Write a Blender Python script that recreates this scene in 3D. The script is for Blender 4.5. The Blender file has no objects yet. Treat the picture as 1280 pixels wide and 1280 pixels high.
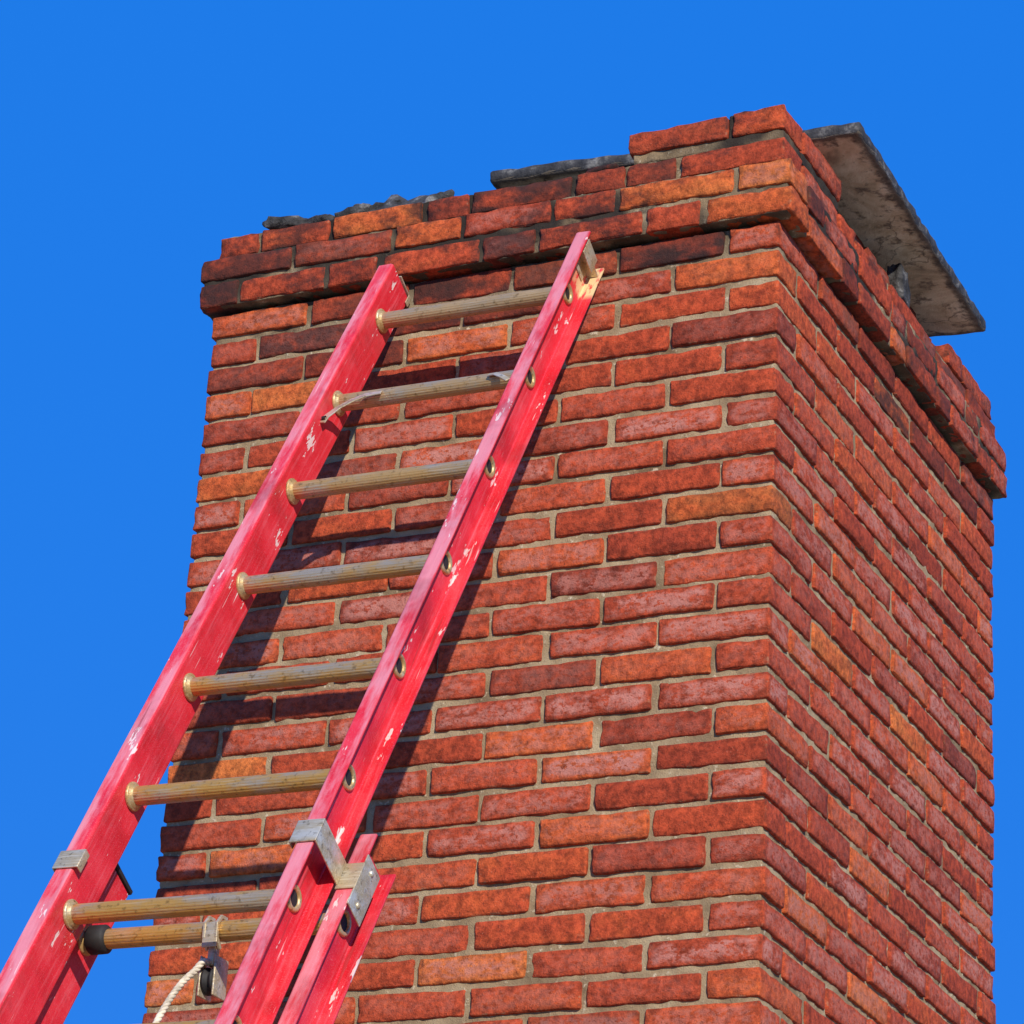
import bpy, bmesh, math, random
import numpy as np
from mathutils import Vector, Matrix, noise
random.seed(7); rng=np.random.default_rng(41)
sc=bpy.context.scene
h=0.0662; U=0.1218; G=0.0096; W=11.1*U; D=12.1*U; PJ=0.0285
GROUND=-5.0

# ------------------------------------------------------------ helpers
def new_obj(name,me,parent=None,mats=()):
    ob=bpy.data.objects.new(name,me); sc.collection.objects.link(ob)
    for m in mats: me.materials.append(m)
    if parent: ob.parent=parent
    return ob
def empty(name):
    e=bpy.data.objects.new(name,None); sc.collection.objects.link(e); e.empty_display_size=.2; return e
_T={}
def template(nx,ny,nz):
    key=(nx,ny,nz)
    if key in _T: return _T[key]
    idx={};P=[]
    def vid(i,j,k):
        t=(i,j,k)
        if t not in idx: idx[t]=len(P);P.append(t)
        return idx[t]
    F=[]
    for i in range(nx-1):
        for j in range(ny-1):
            F.append((vid(i,j,0),vid(i,j+1,0),vid(i+1,j+1,0),vid(i+1,j,0)))
            k=nz-1;F.append((vid(i,j,k),vid(i+1,j,k),vid(i+1,j+1,k),vid(i,j+1,k)))
    for i in range(nx-1):
        for k in range(nz-1):
            F.append((vid(i,0,k),vid(i+1,0,k),vid(i+1,0,k+1),vid(i,0,k+1)))
            j=ny-1;F.append((vid(i,j,k),vid(i,j,k+1),vid(i+1,j,k+1),vid(i+1,j,k)))
    for j in range(ny-1):
        for k in range(nz-1):
            F.append((vid(0,j,k),vid(0,j,k+1),vid(0,j+1,k+1),vid(0,j+1,k)))
            i=nx-1;F.append((vid(i,j,k),vid(i,j+1,k),vid(i,j+1,k+1),vid(i,j,k+1)))
    _T[key]=(np.array(P),np.array(F)); return _T[key]
def axis(hh,r,n):
    inner=np.linspace(-(hh-r),hh-r,n)
    return np.concatenate([[-hh,-hh+.4*r],inner,[hh-.4*r,hh]])
def rbox(dims,r,n):
    hx,hy,hz=[d/2 for d in dims]
    g=[axis(hh,r,k) for hh,k in zip((hx,hy,hz),n)]
    I,F=template(len(g[0]),len(g[1]),len(g[2]))
    q=np.stack([g[0][I[:,0]],g[1][I[:,1]],g[2][I[:,2]]],1)
    H=np.array([hx,hy,hz]); inner=np.clip(q,-(H-r),H-r); d=q-inner
    L=np.linalg.norm(d,axis=1,keepdims=True); L[L==0]=1
    p=inner+d/L*r
    dist=np.sort(H-np.abs(q),axis=1)[:,1]
    return p,F,dist
class Soup:
    def __init__(s): s.v=[];s.f=[];s.a=[];s.n=0
    def add(s,v,f,a):
        s.v.append(v);s.f.append(f+s.n);s.a.append(a);s.n+=len(v)
    def build(s,name,parent,mats,smooth=True,attr='bk'):
        v=np.concatenate(s.v);f=np.concatenate(s.f);a=np.concatenate(s.a)
        me=bpy.data.meshes.new(name)
        me.vertices.add(len(v));me.vertices.foreach_set('co',v.astype(np.float32).ravel())
        me.loops.add(f.size);me.loops.foreach_set('vertex_index',f.astype(np.int32).ravel())
        me.polygons.add(len(f));me.polygons.foreach_set('loop_start',np.arange(0,f.size,4,dtype=np.int32))
        me.update(calc_edges=True)
        at=me.attributes.new(attr,'FLOAT_COLOR','POINT');at.data.foreach_set('color',a.astype(np.float32).ravel())
        me.polygons.foreach_set('use_smooth',np.full(len(f),smooth))
        me.validate()
        return new_obj(name,me,parent,mats)
def nz3(P,scale,off=0.):
    return np.array([noise.noise((x*scale+off,y*scale+off*1.7,z*scale-off)) for x,y,z in P])

# ------------------------------------------------------------ materials
class NT:
    def __init__(s,name):
        s.m=bpy.data.materials.new(name); s.m.use_nodes=True; s.t=s.m.node_tree
        s.b=s.t.nodes['Principled BSDF']
    def n(s,ty,**k):
        nd=s.t.nodes.new(ty)
        for a,b in k.items(): setattr(nd,a,b)
        return nd
    def l(s,a,b): s.t.links.new(a,b)
    def setin(s,nd,i,v):
        if isinstance(v,bpy.types.NodeSocket): s.l(v,nd.inputs[i])
        else: nd.inputs[i].default_value=v
    def noise(s,vec,scale,detail=4,rough=.55,dist=0):
        nd=s.n('ShaderNodeTexNoise'); nd.inputs['Scale'].default_value=scale;nd.inputs['Detail'].default_value=min(detail,4)
        nd.inputs['Roughness'].default_value=rough;nd.inputs['Distortion'].default_value=dist
        if vec is not None: s.l(vec,nd.inputs['Vector'])
        return nd.outputs['Fac']
    def ramp(s,f,stops,interp='LINEAR'):
        nd=s.n('ShaderNodeValToRGB'); cr=nd.color_ramp; cr.interpolation=interp
        while len(cr.elements)<len(stops): cr.elements.new(.5)
        for e,(p,c) in zip(cr.elements,stops):
            e.position=p; e.color=(*c,1) if len(c)==3 else c
        s.l(f,nd.inputs[0]); return nd.outputs[0]
    def rng(s,f,a,b,c=0.,d=1.):
        nd=s.n('ShaderNodeMapRange'); nd.interpolation_type='SMOOTHSTEP'
        s.l(f,nd.inputs[0])
        for i,v in zip((1,2,3,4),(a,b,c,d)): nd.inputs[i].default_value=v
        return nd.outputs[0]
    def math(s,op,a,b=0.,c=None,clamp=False):
        nd=s.n('ShaderNodeMath',operation=op); nd.use_clamp=clamp
        s.setin(nd,0,a); s.setin(nd,1,b)
        if c is not None: s.setin(nd,2,c)
        return nd.outputs[0]
    def mix(s,f,a,b,mode='MIX'):
        nd=s.n('ShaderNodeMix',data_type='RGBA',blend_type=mode)
        s.setin(nd,0,f)
        for i,v in ((6,a),(7,b)):
            if isinstance(v,tuple): nd.inputs[i].default_value=(*v,1)
            else: s.l(v,nd.inputs[i])
        return nd.outputs[2]
    def obj(s): return s.n('ShaderNodeTexCoord').outputs['Object']
    def scaled(s,vec,sx,sy,sz):
        nd=s.n('ShaderNodeMapping'); nd.inputs['Scale'].default_value=(sx,sy,sz); s.l(vec,nd.inputs[0]); return nd.outputs[0]
    def bump(s,hgt,dist,strength=1.,prev=None):
        nd=s.n('ShaderNodeBump'); nd.inputs['Distance'].default_value=dist; nd.inputs['Strength'].default_value=strength
        s.l(hgt,nd.inputs['Height'])
        if prev is not None: s.l(prev,nd.inputs['Normal'])
        return nd.outputs[0]

def soot_mask(t,vec):
    sep=t.n('ShaderNodeSeparateXYZ'); t.l(vec,sep.inputs[0])
    z=sep.outputs[2]
    up=t.rng(z,-.26,.05)
    n1=t.noise(vec,6.5,3,.62,.4); n2=t.noise(t.scaled(vec,1,1,1.6),30,3,.65)
    s=t.math('ADD',t.math('MULTIPLY',n1,.60),t.math('MULTIPLY',n2,.40))
    thr=t.math('MULTIPLY_ADD',up,-.335,.80)
    # the front-right corner of the top is cleaner, weathered by rain
    clean=t.math('MULTIPLY',t.rng(sep.outputs[0],-.45,-.15),.045)
    s=t.math('SUBTRACT',t.math('SUBTRACT',s,thr),clean)
    return t.math('MULTIPLY',s,8.,clamp=True),up,z

def brick_mat():
    t=NT('brick_clay'); v=t.obj()
    at=t.n('ShaderNodeAttribute',attribute_name='bk'); sp=t.n('ShaderNodeSeparateColor'); t.l(at.outputs['Color'],sp.inputs[0])
    tone,dust,dark=sp.outputs[0],sp.outputs[1],sp.outputs[2]; edge=at.outputs['Alpha']
    cmb=t.n('ShaderNodeCombineXYZ'); t.l(tone,cmb.inputs[0]); t.l(dust,cmb.inputs[1])
    sc_=t.n('ShaderNodeVectorMath',operation='SCALE'); t.l(cmb.outputs[0],sc_.inputs[0]); sc_.inputs['Scale'].default_value=13.
    vv=t.n('ShaderNodeVectorMath',operation='ADD'); t.l(v,vv.inputs[0]); t.l(sc_.outputs[0],vv.inputs[1]); bv=vv.outputs[0]
    big=t.noise(t.scaled(bv,1,1,1.8),11,3,.6,.3); med=t.noise(bv,60,4,.7); fine=t.noise(bv,360,2,.7)
    tn=t.math('ADD',tone,t.math('MULTIPLY',t.math('SUBTRACT',big,.5),.55),clamp=True)
    col=t.ramp(tn,[(0,(.18,.030,.014)),(.22,(.30,.043,.017)),(.5,(.43,.063,.021)),(.78,(.51,.098,.024)),(1.,(.56,.150,.034))])
    shade=t.rng(med,.28,.72,.46,1.30)
    vm=t.n('ShaderNodeVectorMath',operation='SCALE'); t.l(col,vm.inputs[0]); t.l(shade,vm.inputs['Scale']); col=vm.outputs[0]
    e=t.rng(edge,.05,.30)
    dn=t.noise(t.scaled(bv,1,1,2.0),34,4,.7)
    bl=t.rng(t.math('ADD',t.math('MULTIPLY',big,.45),t.math('MULTIPLY',dn,.55)),.38,.58)
    rs=t.math('SUBTRACT',1.,t.math('MULTIPLY',t.rng(t.noise(t.scaled(bv,1,1,1.5),70,3,.6),.54,.62),.9))
    f=t.math('MULTIPLY',t.math('MULTIPLY',t.math('MULTIPLY',bl,e),dust),rs)
    col=t.mix(f,col,(.47,.180,.132))
    sp1=t.rng(fine,.64,.76); col=t.mix(t.math('MULTIPLY',sp1,.38),col,(.62,.34,.22))
    sp2=t.rng(fine,.40,.28); col=t.mix(t.math('MULTIPLY',sp2,.6),col,(.10,.022,.013))
    sp3=t.rng(t.noise(bv,130,2,.6),.62,.70); col=t.mix(t.math('MULTIPLY',sp3,.5),col,(.10,.022,.013))
    ed=t.math('SUBTRACT',1.,t.rng(edge,.0,.14))
    col=t.mix(t.math('MULTIPLY',t.math('MULTIPLY',ed,t.rng(dn,.56,.66)),.5),col,(.34,.21,.12))
    col=t.mix(t.math('MULTIPLY',t.math('MULTIPLY',ed,t.rng(dn,.50,.40)),.6),col,(.09,.028,.018))
    soot,up,z=soot_mask(t,v)
    soot=t.math('MULTIPLY',soot,t.math('MULTIPLY_ADD',ed,.22,.78))
    dk=t.math('MULTIPLY',dark,t.rng(big,.28,.60))
    soot=t.math('MAXIMUM',soot,dk)
    col=t.mix(t.math('MULTIPLY',soot,.94),col,(.022,.016,.014))
    t.l(col,t.b.inputs['Base Color']); t.b.inputs['Roughness'].default_value=.9
    t.b.inputs['Specular IOR Level'].default_value=.22
    hgt=t.math('ADD',t.math('MULTIPLY',med,1.0),t.math('MULTIPLY',fine,.32))
    t.l(t.bump(hgt,.0045,.9),t.b.inputs['Normal'])
    return t.m
def mortar_mat():
    t=NT('lime_mortar'); v=t.obj()
    a=t.noise(v,9,3,.6); b=t.noise(v,70,3,.65); c=t.noise(v,420,2,.6)
    col=t.ramp(a,[(.3,(.17,.115,.06)),(.5,(.31,.22,.12)),(.7,(.43,.33,.19))])
    col=t.mix(t.rng(b,.58,.72),col,(.52,.43,.28)); col=t.mix(t.rng(c,.6,.75),col,(.14,.09,.055))
    soot,up,z=soot_mask(t,v)
    soot=t.math('MAXIMUM',soot,t.math('MULTIPLY',t.rng(t.noise(v,3.5,3,.6),.38,.52),t.rng(z,-.14,.06)))
    col=t.mix(t.math('MULTIPLY',soot,.93),col,(.017,.015,.014))
    t.l(col,t.b.inputs['Base Color']); t.b.inputs['Roughness'].default_value=.95;t.b.inputs['Specular IOR Level'].default_value=.15
    hgt=t.math('ADD',t.math('MULTIPLY',b,.7),t.math('MULTIPLY',c,.5))
    t.l(t.bump(hgt,.004,.9),t.b.inputs['Normal']); return t.m
def slab_mat():
    t=NT('weathered_concrete'); v=t.obj()
    a=t.noise(v,5,4,.7,.6); b=t.noise(v,30,4,.65); c=t.noise(v,200,3,.6)
    geo=t.n('ShaderNodeNewGeometry'); sp=t.n('ShaderNodeSeparateXYZ'); t.l(geo.outputs['True Normal'],sp.inputs[0])
    under=t.math('LESS_THAN',sp.outputs[2],-.6)
    at=t.n('ShaderNodeAttribute',attribute_name='bk'); s2=t.n('ShaderNodeSeparateColor'); t.l(at.outputs['Color'],s2.inputs[0])
    tan=t.ramp(a,[(.34,(.22,.16,.10)),(.46,(.58,.45,.28)),(.58,(.78,.65,.45)),(.72,(.82,.72,.54))])
    tan=t.mix(t.math('MULTIPLY',t.rng(b,.52,.68),.85),tan,(.15,.11,.075))
    rim=t.math('ADD',s2.outputs[0],t.math('MULTIPLY',t.math('SUBTRACT',b,.5),1.2))
    tan=t.mix(t.math('MULTIPLY',t.rng(rim,.35,.85),.85),tan,(.05,.038,.03))
    ck=t.n('ShaderNodeTexVoronoi',feature='DISTANCE_TO_EDGE'); ck.inputs['Scale'].default_value=2.6
    nn=t.n('ShaderNodeTexNoise'); nn.inputs['Scale'].default_value=7; nn.inputs['Detail'].default_value=4; t.l(v,nn.inputs['Vector'])
    ns=t.n('ShaderNodeVectorMath',operation='SCALE'); t.l(nn.outputs['Color'],ns.inputs[0]); ns.inputs['Scale'].default_value=.35
    dv=t.n('ShaderNodeVectorMath',operation='ADD'); t.l(v,dv.inputs[0]); t.l(ns.outputs[0],dv.inputs[1]); t.l(dv.outputs[0],ck.inputs['Vector'])
    tan=t.mix(t.math('MULTIPLY',t.math('LESS_THAN',ck.outputs['Distance'],.006),.5),tan,(.05,.035,.025))
    top=t.ramp(b,[(.35,(.012,.012,.013)),(.55,(.045,.044,.044)),(.72,(.20,.19,.17))])
    col=t.mix(under,top,tan)
    t.l(col,t.b.inputs['Base Color']); t.b.inputs['Roughness'].default_value=.85
    t.l(t.bump(t.math('ADD',b,t.math('MULTIPLY',c,.4)),.005,.8),t.b.inputs['Normal']); return t.m
def crown_mat():
    t=NT('sooty_cement'); v=t.obj()
    b=t.noise(v,22,4,.65); c=t.noise(v,160,3,.6)
    col=t.ramp(b,[(.38,(.012,.011,.010)),(.55,(.055,.052,.048)),(.68,(.21,.20,.185))])
    t.l(col,t.b.inputs['Base Color']); t.b.inputs['Roughness'].default_value=.9
    t.l(t.bump(t.math('ADD',b,t.math('MULTIPLY',c,.5)),.008,1.),t.b.inputs['Normal']); return t.m
def rail_mat():
    t=NT('red_fibreglass'); v=t.obj()
    st=t.noise(t.scaled(v,1,.06,1),120,4,.6); st2=t.noise(t.scaled(v,1,.12,1),30,4,.6); blot=t.noise(v,9,4,.62)
    col=t.ramp(blot,[(.3,(.50,.010,.016)),(.5,(.66,.018,.030)),(.72,(.73,.050,.064))])
    col=t.mix(t.math('MULTIPLY',t.rng(st,.48,.72),.34),col,(.76,.16,.18))
    col=t.mix(t.math('MULTIPLY',t.rng(st2,.55,.75),.40),col,(.38,.008,.012))
    weave=t.noise(v,420,2,.6); col=t.mix(t.math('MULTIPLY',t.rng(weave,.55,.7),.30),col,(.80,.24,.26))
    at=t.n('ShaderNodeAttribute',attribute_name='bk'); sp=t.n('ShaderNodeSeparateColor'); t.l(at.outputs['Color'],sp.inputs[0])
    col=t.mix(t.math('MULTIPLY',t.math('MULTIPLY',sp.outputs[2],t.rng(t.noise(t.scaled(v,1,.2,1),26,4,.65),.35,.6)),.6),col,(.70,.33,.36))
    chn=t.math('ADD',t.noise(t.scaled(v,1,.30,1),24,4,.74),t.math('MULTIPLY',sp.outputs[0],.06))
    ch=t.rng(chn,.682,.705)
    col=t.mix(t.math('MULTIPLY',ch,.85),col,(.76,.62,.55))
    mp=t.n('ShaderNodeMapping'); mp.inputs['Rotation'].default_value=(0,0,.5);mp.inputs['Scale'].default_value=(1,.05,1); t.l(v,mp.inputs[0])
    scr=t.rng(t.noise(mp.outputs[0],150,2,.5),.71,.74); col=t.mix(t.math('MULTIPLY',scr,.65),col,(.8,.55,.50))
    mp2=t.n('ShaderNodeMapping'); mp2.inputs['Rotation'].default_value=(.3,0,-.2);mp2.inputs['Scale'].default_value=(1,.04,1); t.l(v,mp2.inputs[0])
    scr=t.rng(t.noise(mp2.outputs[0],90,2,.5),.70,.73); col=t.mix(t.math('MULTIPLY',scr,.5),col,(.28,.03,.03))
    dmn=t.math('MULTIPLY',sp.outputs[1],t.rng(t.noise(t.scaled(v,1,.3,1),60,4,.6),.38,.5)); col=t.mix(dmn,col,(.72,.52,.25))
    grime=t.math('MULTIPLY',t.rng(t.noise(v,5,4,.7),.50,.68),.38); col=t.mix(grime,col,(.20,.02,.02))
    t.l(col,t.b.inputs['Base Color']); t.l(t.rng(st,.3,.7,.36,.58),t.b.inputs['Roughness'])
    t.b.inputs['Specular IOR Level'].default_value=.35
    t.l(t.bump(t.math('ADD',t.math('ADD',st,t.math('MULTIPLY',weave,.4)),t.math('MULTIPLY',ch,-.6)),.0010,.7),t.b.inputs['Normal']); return t.m
def alu_mat(name,base,stain,amount,rough=.42,metal=.55,grad=0.,dirt=.7):
    t=NT(name); v=t.obj()
    a=t.noise(t.scaled(v,.35,1,1),26,4,.65); b=t.noise(v,90,4,.6); s=t.noise(t.scaled(v,.06,1,1),260,3,.5)
    f=t.math('MULTIPLY',t.rng(a,.34,.58),amount)
    if grad:
        oi=t.n('ShaderNodeAttribute',attribute_name='lower'); f=t.math('MULTIPLY',f,t.math('MULTIPLY_ADD',oi.outputs['Fac'],grad,1-grad))
    col=t.mix(f,base,stain)
    col=t.mix(t.math('MULTIPLY',t.rng(b,.54,.70),dirt),col,tuple(x*.25 for x in stain))
    col=t.mix(t.math('MULTIPLY',t.rng(s,.52,.72),.4),col,tuple(min(1,x*1.5) for x in base))
    t.l(col,t.b.inputs['Base Color']); t.b.inputs['Metallic'].default_value=metal
    t.l(t.rng(a,.3,.7,rough-.08,rough+.18),t.b.inputs['Roughness'])
    t.l(t.bump(t.math('ADD',s,b),.0007,.7),t.b.inputs['Normal']); return t.m
def plain(name,col,rough=.8,metal=0.):
    t=NT(name); v=t.obj(); n=t.noise(v,60,4,.6)
    c=t.mix(t.rng(n,.3,.7),tuple(x*.65 for x in col),tuple(min(1,x*1.25) for x in col)); t.l(c,t.b.inputs['Base Color'])
    t.b.inputs['Roughness'].default_value=rough;t.b.inputs['Metallic'].default_value=metal
    t.l(t.bump(n,.001,.5),t.b.inputs['Normal']); return t.m

M_brick=brick_mat(); M_mortar=mortar_mat(); M_slab=slab_mat(); M_crown=crown_mat(); M_rail=rail_mat()
M_rung=alu_mat('weathered_aluminium',(.46,.365,.235),(.56,.30,.065),1.,.34,.5,.5,.6)
M_steel=alu_mat('bracket_metal',(.66,.59,.44),(.44,.32,.15),.75,.36,.5)
M_ring=alu_mat('swaged_collar',(.58,.46,.26),(.46,.27,.08),.85,.4,.5)
M_black=plain('dark_parts_bore_shade',(.015,.012,.010),.7)  # near-black for small parts and for the painted shade in rung bores
M_rope=plain('braided_rope',(.62,.54,.40),.9)

# ------------------------------------------------------------ chimney
chim=empty('brick_chimney')
S=Soup()
def brick(x0,x1,y0,y1,z0,z1,fine=True,tone=None,dust=None,dark=0.,jit=1.,chip=1.):
    g=G/2; a=np.array([x0+g,y0+g,z0+g]);b=np.array([x1-g,y1-g,z1-g])
    dims=b-a; c=(a+b)/2
    dims=dims+rng.normal(0,.0014,3)*jit
    c=c+np.array([rng.normal(0,.0016),rng.normal(0,.0016),rng.normal(0,.0011)])*jit
    if fine:
        n=[9 if d>.18 else 6 if d>.08 else 4 for d in dims]
        p,F,dist=rbox(dims,.0044,n)
    else:
        p,F,dist=rbox(dims,.0050,[2,2,2])
    th=rng.normal(0,.006)*jit; ty=rng.normal(0,.006)*jit
    p=p+np.stack([p[:,2]*ty,p[:,2]*th,p[:,0]*ty+p[:,1]*th],1)*-1
    if fine:
        o=rng.uniform(0,50)
        w=nz3(p,14,o); w2=nz3(p,60,o+9)
        near=np.clip(1-dist/.012,0,1)
        nrm=p/ (np.array(dims)/2); nrm=np.sign(nrm)*np.abs(nrm)**8; nn=np.linalg.norm(nrm,axis=1,keepdims=True); nn[nn==0]=1; nrm/=nn
        amp=w*.0018+w2*.0014-near*np.clip(w2+.15*chip-.03,0,1)*.0085*chip
        p=p+nrm*amp[:,None]
    if tone is None:
        r=rng.random()
        tone=np.clip(rng.normal(.44,.125),.08,.80) if r<.92 else rng.uniform(.72,.95)
    if dust is None: dust=np.clip(.15+rng.beta(1.2,1.2)*.9,0,1) if rng.random()<.76 else 0.
    A=np.stack([np.full(len(p),tone),np.full(len(p),dust),np.full(len(p),dark),np.clip(dist/.05,0,1)],1)
    S.add(p+c,F,A)
nrows=int((-GROUND)/h)+2
for k in range(1,nrows+1):
    z1=-(k-1)*h; z0=-k*h; fine=k<=29
    odd=k%2==1
    def dk(x):
        if k<=7 and x<-.85 and rng.random()<.45*(1-k/9): return rng.uniform(.5,1)
        if k==1 and -1.1<x<-.1 and rng.random()<.7: return rng.uniform(.6,1.)
        if k<=2 and rng.random()<.25: return rng.uniform(.3,.8)
        if rng.random()<.03: return rng.uniform(.2,.45)
        return 0.
    def kw(x=0):
        if k<=5: return dict(dust=0 if rng.random()<.45 else rng.uniform(0,.6))
        if x<-.95: return dict(dust=0 if rng.random()<.6 else rng.uniform(.1,.7))
        return dict(dust=None)
    if odd:
        e=[-W+i*(W-U)/5. for i in range(6)]
    else:
        e=[0-2*U*i for i in range(6)][::-1]
        e[0]=-(W-U)
    for a,b in zip(e[:-1],e[1:]):
        ov={}
        if k==10 and b>-.01: ov=dict(tone=.88,dust=.0,dark=.35)
        brick(a,b,0,U,z0,z1,fine,**{'dark':dk((a+b)/2),**kw((a+b)/2),**ov})
        brick(a,b,D-U,D,z0,z1,False)
    if odd:
        st=D/6.
        for i in range(6):
            dkk=rng.uniform(.4,.9) if (k<=2 and rng.random()<.4) else 0
            brick(-U,0,i*st,(i+1)*st,z0,z1,fine,dark=dkk,**kw())
            if i==0: brick(-W,-W+U,U,st,z0,z1,False)
            elif i==5: brick(-W,-W+U,i*st,D-U,z0,z1,False)
            else: brick(-W,-W+U,i*st,(i+1)*st,z0,z1,False)
    else:
        ee=[U+2*U*i for i in range(6)]; ee[-1]=D-U
        for a,b in zip(ee[:-1],ee[1:]):
            dkk=rng.uniform(.4,.9) if (k<=2 and rng.random()<.4) else 0
            brick(-U,0,a,b,z0,z1,fine,dark=dkk,**kw())
        brick(-U,0,D-U,D,z0,z1,fine)
        brick(-W,-W+U,0,U*2,z0,z1,fine,dark=dk(-W),**kw())
        for i in range(1,6): brick(-W,-W+U,2*U*i,min(2*U*(i+1),D) if i<5 else D,z0,z1,False)
def ring(z0,z1,pj,front,right,darkp=.35):
    X0,X1=-W-pj,pj; Y0,Y1=-pj,D+pj
    tot=sum(front); x=X0
    for i,s in enumerate(front):
        x2=x+s/tot*(X1-X0)
        dark=rng.uniform(.5,1.) if rng.random()<darkp*(1.6 if x<-.45 else .45) else 0.
        brick(x,x2,Y0,Y0+U,z0,z1,True,dark=dark,dust=0 if rng.random()<.7 else .4,chip=1.3); x=x2
    y=Y0+U; tot=sum(right)
    for i,s in enumerate(right):
        y2=y+s/tot*(Y1-Y0-U)
        dark=rng.uniform(.4,.9) if rng.random()<darkp else 0.
        brick(X1-U,X1,y,y2,z0,z1,True,dark=dark,dust=0 if rng.random()<.6 else .5,chip=1.3)
        y=y2
    for a in range(6):
        L=(X1-X0-U)/6; brick(X0+a*L,X0+(a+1)*L,Y1-U,Y1,z0,z1,False)
        L=(Y1-Y0-2*U)/6; brick(X0,X0+U,Y0+U+a*L,Y0+U+(a+1)*L,z0,z1,False)
ring(0,h,PJ,[.5,1,.6,1.15,.62,1.15,.6,.92],[1,.5,1,.5,1,.5,1,.5,.6],.42)
ring(h,2*h,PJ-.001,[1.05,1.1,.75,.95,.68,1.18,.56],[.5,1,1,.5,1,1,.5,1],.40)
ring(2*h,3*h,.004,[.5,.8,1.05,.5,1.1,.55,.55,1.1],[1,.5,1,1,.5,1,1],.50)
dz=.016
z0,z1=3*h+dz,4*h+dz
brick(-.362,-.125,0,U,z0-.004,z1-.004,True,dark=.3,tone=.5,dust=0,chip=1.5)
brick(-.125,.004,0,U,z0,z1,True,dark=0,tone=.55,dust=0,chip=1.5)
brick(-U+.004,.006,U,U+.235,z0,z1,True,dark=.1,tone=.5,dust=.3,chip=1.4)
for a,b in ((1.12,1.24),(1.24,D)): brick(-U,.0,a,b,z0-dz,z1-dz,True,dark=.35,dust=.2,chip=1.6)
for a,b,c in ((.37,.60,.0),(.605,.83,.012),(.835,1.10,.004)):
    brick(-U-.035,-.035+c,a,b,z0-dz,z1-dz-.004,True,dark=.45,dust=.6,tone=.35,chip=1.6)
for a,b in ((.42,.65),(.65,.88),(.88,1.10)): brick(-.19,-.075,a,b,4*h,4*h+.070,True,dark=.7,dust=.3,tone=.35)
for a,b in ((.42,.65),(.65,.88),(.88,1.10)): brick(-.80,-.70,a,b,3*h,4*h+.06,True,dark=.9,dust=.1,tone=.35)
brick(-.47,-.385,.02,.12,3*h,3*h+.030,True,dark=1,tone=.2,dust=0,chip=2)
S.build('bricks',chim,[M_brick])

Sm=Soup()
def mbox(x0,x1,y0,y1,z0,z1,res,amp):
    dims=np.array([x1-x0,y1-y0,z1-z0]); c=np.array([(x0+x1)/2,(y0+y1)/2,(z0+z1)/2])
    n=[max(2,int(d/res)) for d in dims]
    p,F,dist=rbox(dims,.003,n)
    q=p+c; w=nz3(q,38,3.)+.6*nz3(q,95,7.)
    nrm=p/(dims/2); nrm=np.sign(nrm)*np.abs(nrm)**60; nn=np.linalg.norm(nrm,axis=1,keepdims=True); nn[nn<1e-6]=1; nrm/=nn
    q=q+nrm*(w*amp)[:,None]
    Sm.add(q,F,np.zeros((len(q),4)))
r=.0118
mbox(-W+r,-r,r,D-r,-1.95,-.001,.010,.0030)
mbox(-W+r,-r,r,D-r,GROUND,-1.9505,.06,.001)
mbox(-W-PJ+r,PJ-r,-PJ+r,D+PJ-r,.0055,2*h-.005,.010,.0030)
mbox(-W+r-.002,-r+.003,r-.002,D-r,2*h-.004,3*h-.004,.011,.0030)
mbox(-.346,-.007,.011,U-.004,3*h-.0035,3*h+dz+.006,.008,.003)
mbox(-U+.01,-.005,U-.003,.35,3*h-.0033,3*h+dz+.006,.008,.003)
mbox(-.130,-.118,.012,U-.02,3*h+dz,4*h+dz-.006,.006,.001)
Sm.build('mortar',chim,[M_mortar])
Sc=Soup()
nx,ny=90,90
X=np.linspace(-W+.02,-.06,nx);Y=np.linspace(.015,D-.03,ny)
P=[]
for i,x in enumerate(X):
    for j,y in enumerate(Y):
        b=noise.noise((x*7,y*7,1.3)); c_=noise.noise((x*26,y*26,4.))
        e=max(0,min(1,(x+W-.02)/.05,(y-.012)/.035,(D-.03-y)/.05))
        left=1.25 if x<-.72 else .3
        P.append((x,y,3*h-.006+e*max(0,(.020+.045*b+.018*c_))*left))
P=np.array(P); F=np.array([(i*ny+j,(i+1)*ny+j,(i+1)*ny+j+1,i*ny+j+1) for i in range(nx-1) for j in range(ny-1)])
Sc.add(P,F,np.zeros((len(P),4)))
for (x,y,dx,dy,dz_,rz) in [(-1.17,.06,.13,.09,.026,.2),(-1.10,.07,.10,.09,.022,-.35),(-1.03,.05,.10,.06,.026,.3),(-.96,.07,.11,.07,.032,.1),(-.93,.10,.08,.07,.026,.5),(-.82,.05,.06,.06,.024,.3),(-.80,.09,.05,.05,.030,1.),(-.02,.80,.035,.07,.085,.1)]:
    p,F2,d=rbox((dx,dy,dz_),min(dz_*.35,.008),[7,6,3])
    o=rng.uniform(0,99); w=nz3(p,30,o)+.5*nz3(p,80,o); p=p*(1+w*.45)[:,None]
    cr,sr=math.cos(rz),math.sin(rz); tl=rng.normal(0,.12)
    q=np.stack([p[:,0]*cr-p[:,1]*sr,p[:,0]*sr+p[:,1]*cr,p[:,2]+p[:,0]*tl],1)
    Sc.add(q+np.array([x,y,3*h+dz_/2+.000]),F2,np.zeros((len(q),4)))
Sc.build('cement_crown',chim,[M_crown])
Ss=Soup()
p,F,d=rbox((.88,.985,.030),.007,[44,50,3])
w=nz3(p,9,2.)*.004+nz3(p,45,5.)*.0025
near=np.clip(1-d/.02,0,1); q=p.copy(); q[:,2]+=w
rad=nz3(p,24,8.)*.008+nz3(p,70,1.)*.006
q[:,0]-=np.sign(p[:,0])*near*np.abs(rad)*(np.abs(p[:,0])>.42); q[:,1]-=np.sign(p[:,1])*near*np.abs(rad)*(np.abs(p[:,1])>.47)
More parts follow.
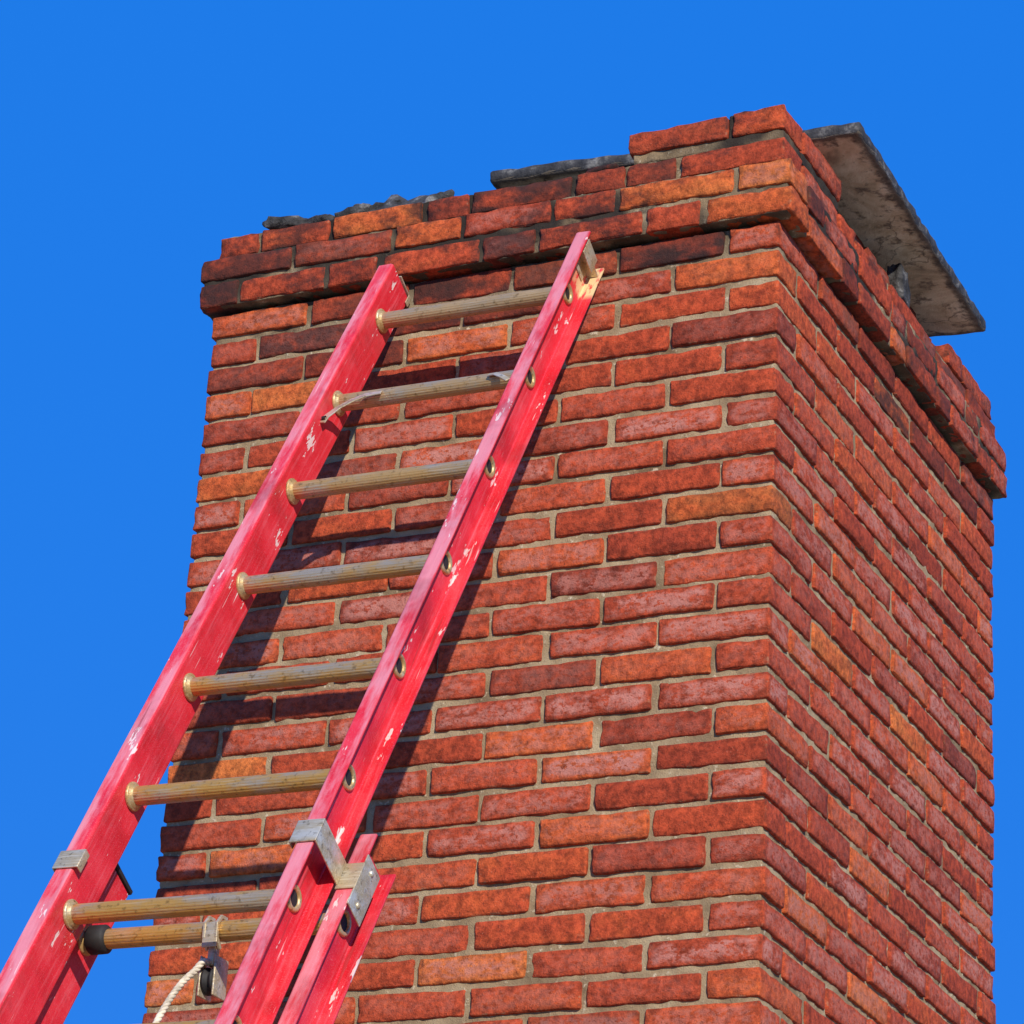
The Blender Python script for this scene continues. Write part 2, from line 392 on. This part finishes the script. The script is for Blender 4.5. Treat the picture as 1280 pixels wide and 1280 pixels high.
inset=np.minimum(.44-np.abs(p[:,0]),.4925-np.abs(p[:,1]))
rimv=np.clip(1-inset/.05,0,1)
Ss.add(q,F,np.stack([rimv,rimv,rimv,rimv],1))
slab=Ss.build('cap_slab',chim,[M_slab])
slab.location=(-.375,.735,4*h+.094); slab.rotation_euler=(0,math.radians(2.0),math.radians(1.5))

# ------------------------------------------------------------ ladder
lad=empty('extension_ladder')
def rot(a,b,c):
    return Matrix.Rotation(a,3,'Z')@Matrix.Rotation(b,3,'X')@Matrix.Rotation(c,3,'Z')
CAM=Vector((2.1992,-5.6595,-3.3845)); K=1.0058
P0=CAM+K*(Vector((-.8382,-.15,-.1761))-CAM)
RL=rot(.0116,1.0516,-.0117)
lad.matrix_world=Matrix.Translation(P0)@RL.to_4x4()
SP=.3016*K; LW=.4212*K
def rail_mesh(name,xweb,sgn,zc,hd,fl,th,y0,y1,dmg=False):
    r=.006
    def arc(cx,cy,rr,a0,a1,n=4): return [(cx+rr*math.cos(a0+(a1-a0)*i/n),cy+rr*math.sin(a0+(a1-a0)*i/n)) for i in range(n+1)]
    pr=[(fl,hd)]+arc(r,hd-r,r,math.pi/2,math.pi)+arc(r,-hd+r,r,math.pi,1.5*math.pi)+[(fl,-hd),(fl+.001,-hd+th*.5),(fl,-hd+th)]
    pr+=[(th+.002,-hd+th),(th,-hd+th+.002),(th,hd-th-.002),(th+.002,hd-th),(fl,hd-th),(fl+.001,hd-th*.5)]
    n=len(pr); ys=np.linspace(y0,y1,max(2,int(abs(y1-y0)/.02)))
    V=[];A=[]
    for iy,y in enumerate(ys):
        for (u,w) in pr:
            yy=y
            if iy==len(ys)-1: yy+= noise.noise((u*120,w*90,3.))*.004
            wob=noise.noise((y*3,zc*9,sgn))*.0012
            V.append((xweb+sgn*u+wob,yy,zc+w))
            corner=1. if (abs(w)>hd-.009 and (u<.010 or u>fl-.004)) else 0.
            dm=1. if (dmg and y>y1-.12 and w<-hd+.012) else 0.
            A.append((corner,dm,1. if w>hd-.001 else 0,1))
    F=[]
    for iy in range(len(ys)-1):
        for i in range(n):
            a=iy*n+i;b=iy*n+(i+1)%n;c=(iy+1)*n+(i+1)%n;d=(iy+1)*n+i
            F.append((a,b,c,d) if sgn>0 else (d,c,b,a))
    F.append(tuple(range(n)) if sgn<0 else tuple(reversed(range(n))))
    F.append(tuple(reversed([(len(ys)-1)*n+i for i in range(n)])) if sgn<0 else tuple((len(ys)-1)*n+i for i in range(n)))
    me=bpy.data.meshes.new(name); me.from_pydata(V,[],F)
    at=me.attributes.new('bk','FLOAT_COLOR','POINT'); at.data.foreach_set('color',np.array(A,dtype=np.float32).ravel())
    return new_obj(name,me,lad,[M_rail])
HD=.049; FL=.034; TH=.0055
rail_mesh('fly_rail_l',0,-1,0,HD,FL,TH,-3.75,.150)
rail_mesh('fly_rail_r',LW,1,0,HD,FL,TH,-3.75,.156,dmg=True)
BZ=-.102; BX0=-.037; BX1=LW+.037
rail_mesh('base_rail_l',BX0,-1,BZ,HD,FL,TH,-5.56,-1.61)
rail_mesh('base_rail_r',BX1,1,BZ,HD,FL,TH,-5.56,-1.61)
def lathe_x(name,profile,x0,y,z,mat,nseg=32,flute=0.,lower=0.,parent=None):
    V=[];F=[]
    for (x,r_) in profile:
        for i in range(nseg):
            a=2*math.pi*i/nseg; rr=r_*(1-(flute if i%3==0 else 0))
            V.append((x0+x,y+rr*math.cos(a),z+rr*math.sin(a)))
    for k in range(len(profile)-1):
        for i in range(nseg):
            j=(i+1)%nseg; F.append((k*nseg+i,k*nseg+j,(k+1)*nseg+j,(k+1)*nseg+i))
    me=bpy.data.meshes.new(name); me.from_pydata(V,[],F)
    bm=bmesh.new(); bm.from_mesh(me); bmesh.ops.recalc_face_normals(bm,faces=bm.faces); bm.to_mesh(me); bm.free()
    for p_ in me.polygons: p_.use_smooth=(flute==0)
    at=me.attributes.new('lower','FLOAT','POINT'); at.data.foreach_set('value',np.full(len(V),lower,dtype=np.float32))
    return new_obj(name,me,parent or lad,[mat])
RR=.0178
def rung(i,xa,xb,y,z,pref):
    L=xb-xa; lo=min(1.,(i-1)/4.) if pref=='fly' else 1.
    lathe_x(f'{pref}_rung_{i}',[(0,RR),(L*.25,RR),(L*.5,RR),(L*.75,RR),(L,RR)],xa,y,z,M_rung,60,.026,lo)
    for xx,s in ((xa,1),(xb,-1)):
        lathe_x(f'{pref}_collar_{i}_{"l" if s>0 else "r"}',[(0,.0265),(s*.003,.0268),(s*.005,.025),(s*.006,.0215),(s*.010,.0200),(s*.011,.017)],xx,y,z,M_ring,32)
    for xx,s in ((xa-TH,-1),(xb+TH,1)):
        lathe_x(f'{pref}_swage_{i}_{"l" if s<0 else "r"}',[(0,.0245),(s*.004,.0240),(s*.006,.0210),(s*.005,.0170),(s*.002,.0150),(s*-.004,.0145)],xx,y,z,M_ring,32)
        lathe_x(f'{pref}_bore_{i}_{"l" if s<0 else "r"}',[(s*.001,.0150),(s*.0009,.0001)],xx,y,z,M_black,24)  # black disc stands in for the shade inside the hollow rung end
for k in range(0,13): rung(k+1,0.0005,LW-.0005,-k*SP,0,'fly')
BO=.046
for k in range(0,13): rung(k+1,BX0+.0005,BX1-.0005,-6*SP+BO-k*SP,BZ,'base')
lathe_x('black_collar',[(0,.024),(.002,.026),(.030,.0255),(.034,.0215),(.036,.018)],BX0+.012,-6*SP+BO,BZ,M_black,32)  # black sleeve over the left end of the first base rung
def box(name,x0,x1,y0,y1,z0,z1,mat,bev=.0015,parent=lad):
    p,F,d=rbox((x1-x0,y1-y0,z1-z0),min(bev,(x1-x0)*.4,(y1-y0)*.4,(z1-z0)*.4),[2,2,2])
    s=Soup(); s.add(p+np.array([(x0+x1)/2,(y0+y1)/2,(z0+z1)/2]),F,np.zeros((len(p),4))); return s.build(name,parent,[mat])
for sgn,xw,xb_,nm,yb,bh in ((-1,0,BX0,'l',-1.735,.022),(1,LW,BX1,'r',-1.712,.027)):
    a,b=sorted((xw-sgn*.010,xb_+sgn*.004))
    box('guide_front_'+nm,a,b,yb-bh,yb+bh,HD+.001,HD+.0045,M_steel)
    a,b=sorted((xw-sgn*.0105,xw-sgn*.0075))
    box('guide_lip_'+nm,a,b,yb-bh,yb+bh,HD-.012,HD+.004,M_steel)
    a,b=sorted((xb_+sgn*.0005,xb_+sgn*.004))
    box('guide_side_'+nm,a,b,yb-bh,yb+bh,BZ+HD+.0035,HD+.0044,M_steel)
    a,b=sorted((xb_+sgn*.0005,xb_+sgn*(FL+.005)))
    box('guide_foot_'+nm,a,b,yb-bh-.008,yb+bh,BZ+HD+.0004,BZ+HD+.0034,M_steel)
    a,b=sorted((xb_+sgn*(FL+.0018),xb_+sgn*(FL+.005)))
    box('guide_plate_'+nm,a,b,yb-bh-.045,yb+bh+.020,BZ-.004,BZ+HD+.003,M_steel)
    for yy in (-.050,.028):
        lathe_x('rivet_'+nm+str(int(yy>0)),[(0,.006),(sgn*.002,.0055),(sgn*.0035,.003),(sgn*.004,.0001)],xb_+sgn*(FL+.005),yb+yy,BZ+.024,M_steel,16)
box('end_plate_r',LW+TH+.0005,LW+FL-.004,.120,.1235,-HD+TH+.001,HD-TH-.001,M_steel)
box('end_tab_r',LW+TH+.0005,LW+TH+.003,.085,.123,-.026,.026,M_steel)
box('end_tab2_r',LW+FL-.008,LW+FL-.005,.100,.150,-.020,.034,M_steel)
box('end_cap_l',-FL+.001,.003,.1545,.158,-HD-.002,.012,M_steel)
box('end_cap_side_l',.0006,.0034,.128,.1575,-HD-.002,-HD+.012,M_steel)
box('base_stop_l',BX0-FL,BX0+.004,-1.607,-1.598,BZ-HD,BZ+HD-.02,M_black)
def strip(name,pts,wid,th,mat,n=Vector((0,0,1)),parent=None):
    V=[];F=[]
    pts=[Vector(p_) for p_ in pts]
    for i,p_ in enumerate(pts):
        d=(pts[min(i+1,len(pts)-1)]-pts[max(i-1,0)]).normalized(); s=d.cross(n).normalized()*wid/2; m=n*th/2
        V+= [p_+s+m,p_-s+m,p_-s-m,p_+s-m]
    for i in range(len(pts)-1):
        for j in range(4): F.append((i*4+j,i*4+(j+1)%4,(i+1)*4+(j+1)%4,(i+1)*4+j))
    F+=[(3,2,1,0),tuple((len(pts)-1)*4+j for j in range(4))]
    me=bpy.data.meshes.new(name); me.from_pydata([tuple(v) for v in V],[],F)
    ob=new_obj(name,me,parent or lad,[mat]); b=ob.modifiers.new('b','BEVEL'); b.width=.001; b.segments=2; return ob
y2=-SP
NA=Vector((0,.25,1)).normalized()
strip('lock_arm_l',[(.112,y2-.014,.021),(.098,y2-.016,.022),(.078,y2-.022,.024),(.055,y2-.036,.025),(.030,y2-.056,.025),(.010,y2-.080,.023),(.004,y2-.098,.021)],.019,.003,M_steel,NA)
lathe_x('lock_pin_l',[(-.004,.0045),(.004,.0045)],.008,y2-.088,.025,M_black,12)
strip('lock_arm_r',[(LW-.075,y2-.005,.020),(LW-.058,y2-.008,.023),(LW-.040,y2-.022,.024),(LW-.022,y2-.036,.022)],.012,.003,M_steel,NA)
yr=-6*SP+BO; px=.225
PM=Matrix.Translation((px,yr,BZ))@(RL.inverted()@Matrix.Rotation(math.pi/2,3,'X')).to_4x4()
pul=bpy.data.objects.new('pulley',None); sc.collection.objects.link(pul); pul.parent=lad; pul.empty_display_size=.05
pul.matrix_local=PM
for a,nm in ((-.012,'a'),(.012,'b')):
    strip('hook_'+nm,[(a,-.034,.006),(a,-.016,.021),(a,.008,.022),(a,.022,.010),(a,.022,-.008)],.007,.005,M_steel,Vector((1,0,0)),pul)
box('strap',-.0145,.0145,-.034,.010,.0205,.0235,M_steel,parent=pul)
box('shackle',-.007,.007,-.064,-.026,-.004,.014,M_steel,.003,pul)
for s_,nm in ((-1,'a'),(1,'b')):
    box('cheek_'+nm,s_*.014-.002,s_*.014+.002,-.118,-.048,-.022,.022,M_steel,.002,pul)
lathe_x('wheel',[(-.010,.001),(-.010,.024),(-.006,.024),(-.002,.018),(.002,.018),(.006,.024),(.010,.024),(.010,.001)],0,-.088,0,M_black,32,parent=pul)
def rope(name,pts,rad):
    dense=[]
    P=[Vector(p_) for p_ in pts]
    for i in range(len(P)-1):
        a=P[max(i-1,0)];b=P[i];c=P[i+1];d=P[min(i+2,len(P)-1)]
        for k in range(24):
            t=k/24.; dense.append(.5*((2*b)+(c-a)*t+(2*a-5*b+4*c-d)*t*t+(3*b-a-3*c+d)*t*t*t))
    for s in range(3):
        q=[];L=0
        for i,p_ in enumerate(dense):
            if i: L+=(p_-dense[i-1]).length
            d=(dense[min(i+1,len(dense)-1)]-dense[max(i-1,0)]).normalized()
            n1=d.cross(Vector((1,0,.1))).normalized(); n2=d.cross(n1); an=L/.0042+s*2.094
            q.append(p_+(n1*math.cos(an)+n2*math.sin(an))*rad*.5)
        cu=bpy.data.curves.new(name,'CURVE'); cu.dimensions='3D'; cu.bevel_depth=rad*.62; cu.bevel_resolution=2
        sp=cu.splines.new('POLY'); sp.points.add(len(q)-1)
        for b,p_ in zip(sp.points,q): b.co=(*p_,1)
        ob=bpy.data.objects.new(name+'_strand_'+'abc'[s],cu); sc.collection.objects.link(ob); ob.parent=lad; cu.materials.append(M_rope)
w0=PM@Vector((-.002,-.058,.010)); w1=PM@Vector((-.006,-.062,.028)); w2=PM@Vector((-.014,-.078,.036))
rope('rope',[w0,w1,w2,w2+Vector((-.012,-.035,.004)),w2+Vector((-.022,-.085,.004)),w2+Vector((-.028,-.15,0)),w2+Vector((-.030,-.30,-.01)),w2+Vector((-.03,-.8,-.02)),w2+Vector((-.02,-1.6,-.03))],.0056)

# ------------------------------------------------------------ ground
me=bpy.data.meshes.new('ground'); R_=400
me.from_pydata([(-R_,-R_,GROUND),(R_,-R_,GROUND),(R_,R_,GROUND),(-R_,R_,GROUND)],[],[(0,1,2,3)])
t=NT('bounce_ground'); v=t.obj()  # unseen ground, pale gravel tan chosen to bounce warm light upward
c=t.ramp(t.noise(v,30,4,.7),[(.3,(.22,.18,.13)),(.7,(.48,.42,.33))]); c=t.mix(t.rng(t.noise(v,.35,4,.6),.5,.65),c,(.10,.13,.04))
t.l(c,t.b.inputs['Base Color']); t.b.inputs['Roughness'].default_value=.95
new_obj('ground',me,None,[t.m])

# ------------------------------------------------------------ light, sky, camera
d=Vector((-.84,1,-.65)).normalized()
sl=bpy.data.lights.new('sun','SUN'); sl.energy=5.0; sl.angle=math.radians(.5); sl.color=(1,.95,.87)
so=bpy.data.objects.new('sun',sl); sc.collection.objects.link(so); so.rotation_euler=d.to_track_quat('-Z','Y').to_euler()
el=math.asin(-d.z); az=math.atan2(-d.x,-d.y)
w=bpy.data.worlds.new('World'); sc.world=w; w.use_nodes=True; nt=w.node_tree
bg=nt.nodes['Background']; sky=nt.nodes.new('ShaderNodeTexSky'); sky.sky_type='NISHITA'; sky.sun_disc=False
sky.sun_elevation=el; sky.sun_rotation=az; sky.air_density=1.; sky.dust_density=.1; sky.ozone_density=3.
mx=nt.nodes.new('ShaderNodeMix'); mx.data_type='RGBA'; mx.inputs[0].default_value=.92
nt.links.new(sky.outputs[0],mx.inputs[6]); mx.inputs[7].default_value=(.06,2.0,8.5,1)
nt.links.new(mx.outputs[2],bg.inputs[0]); bg.inputs[1].default_value=.1
cd=bpy.data.cameras.new('camera'); co=bpy.data.objects.new('camera',cd); sc.collection.objects.link(co)
cd.sensor_width=36; cd.lens=4184.55/1280*36; cd.clip_end=2000; cd.clip_start=.05
co.matrix_world=Matrix.Translation(CAM)@rot(.4562,1.9884,.0608).to_4x4()
sc.camera=co
sc.view_settings.view_transform='Standard'; sc.view_settings.look='None'; sc.view_settings.exposure=0
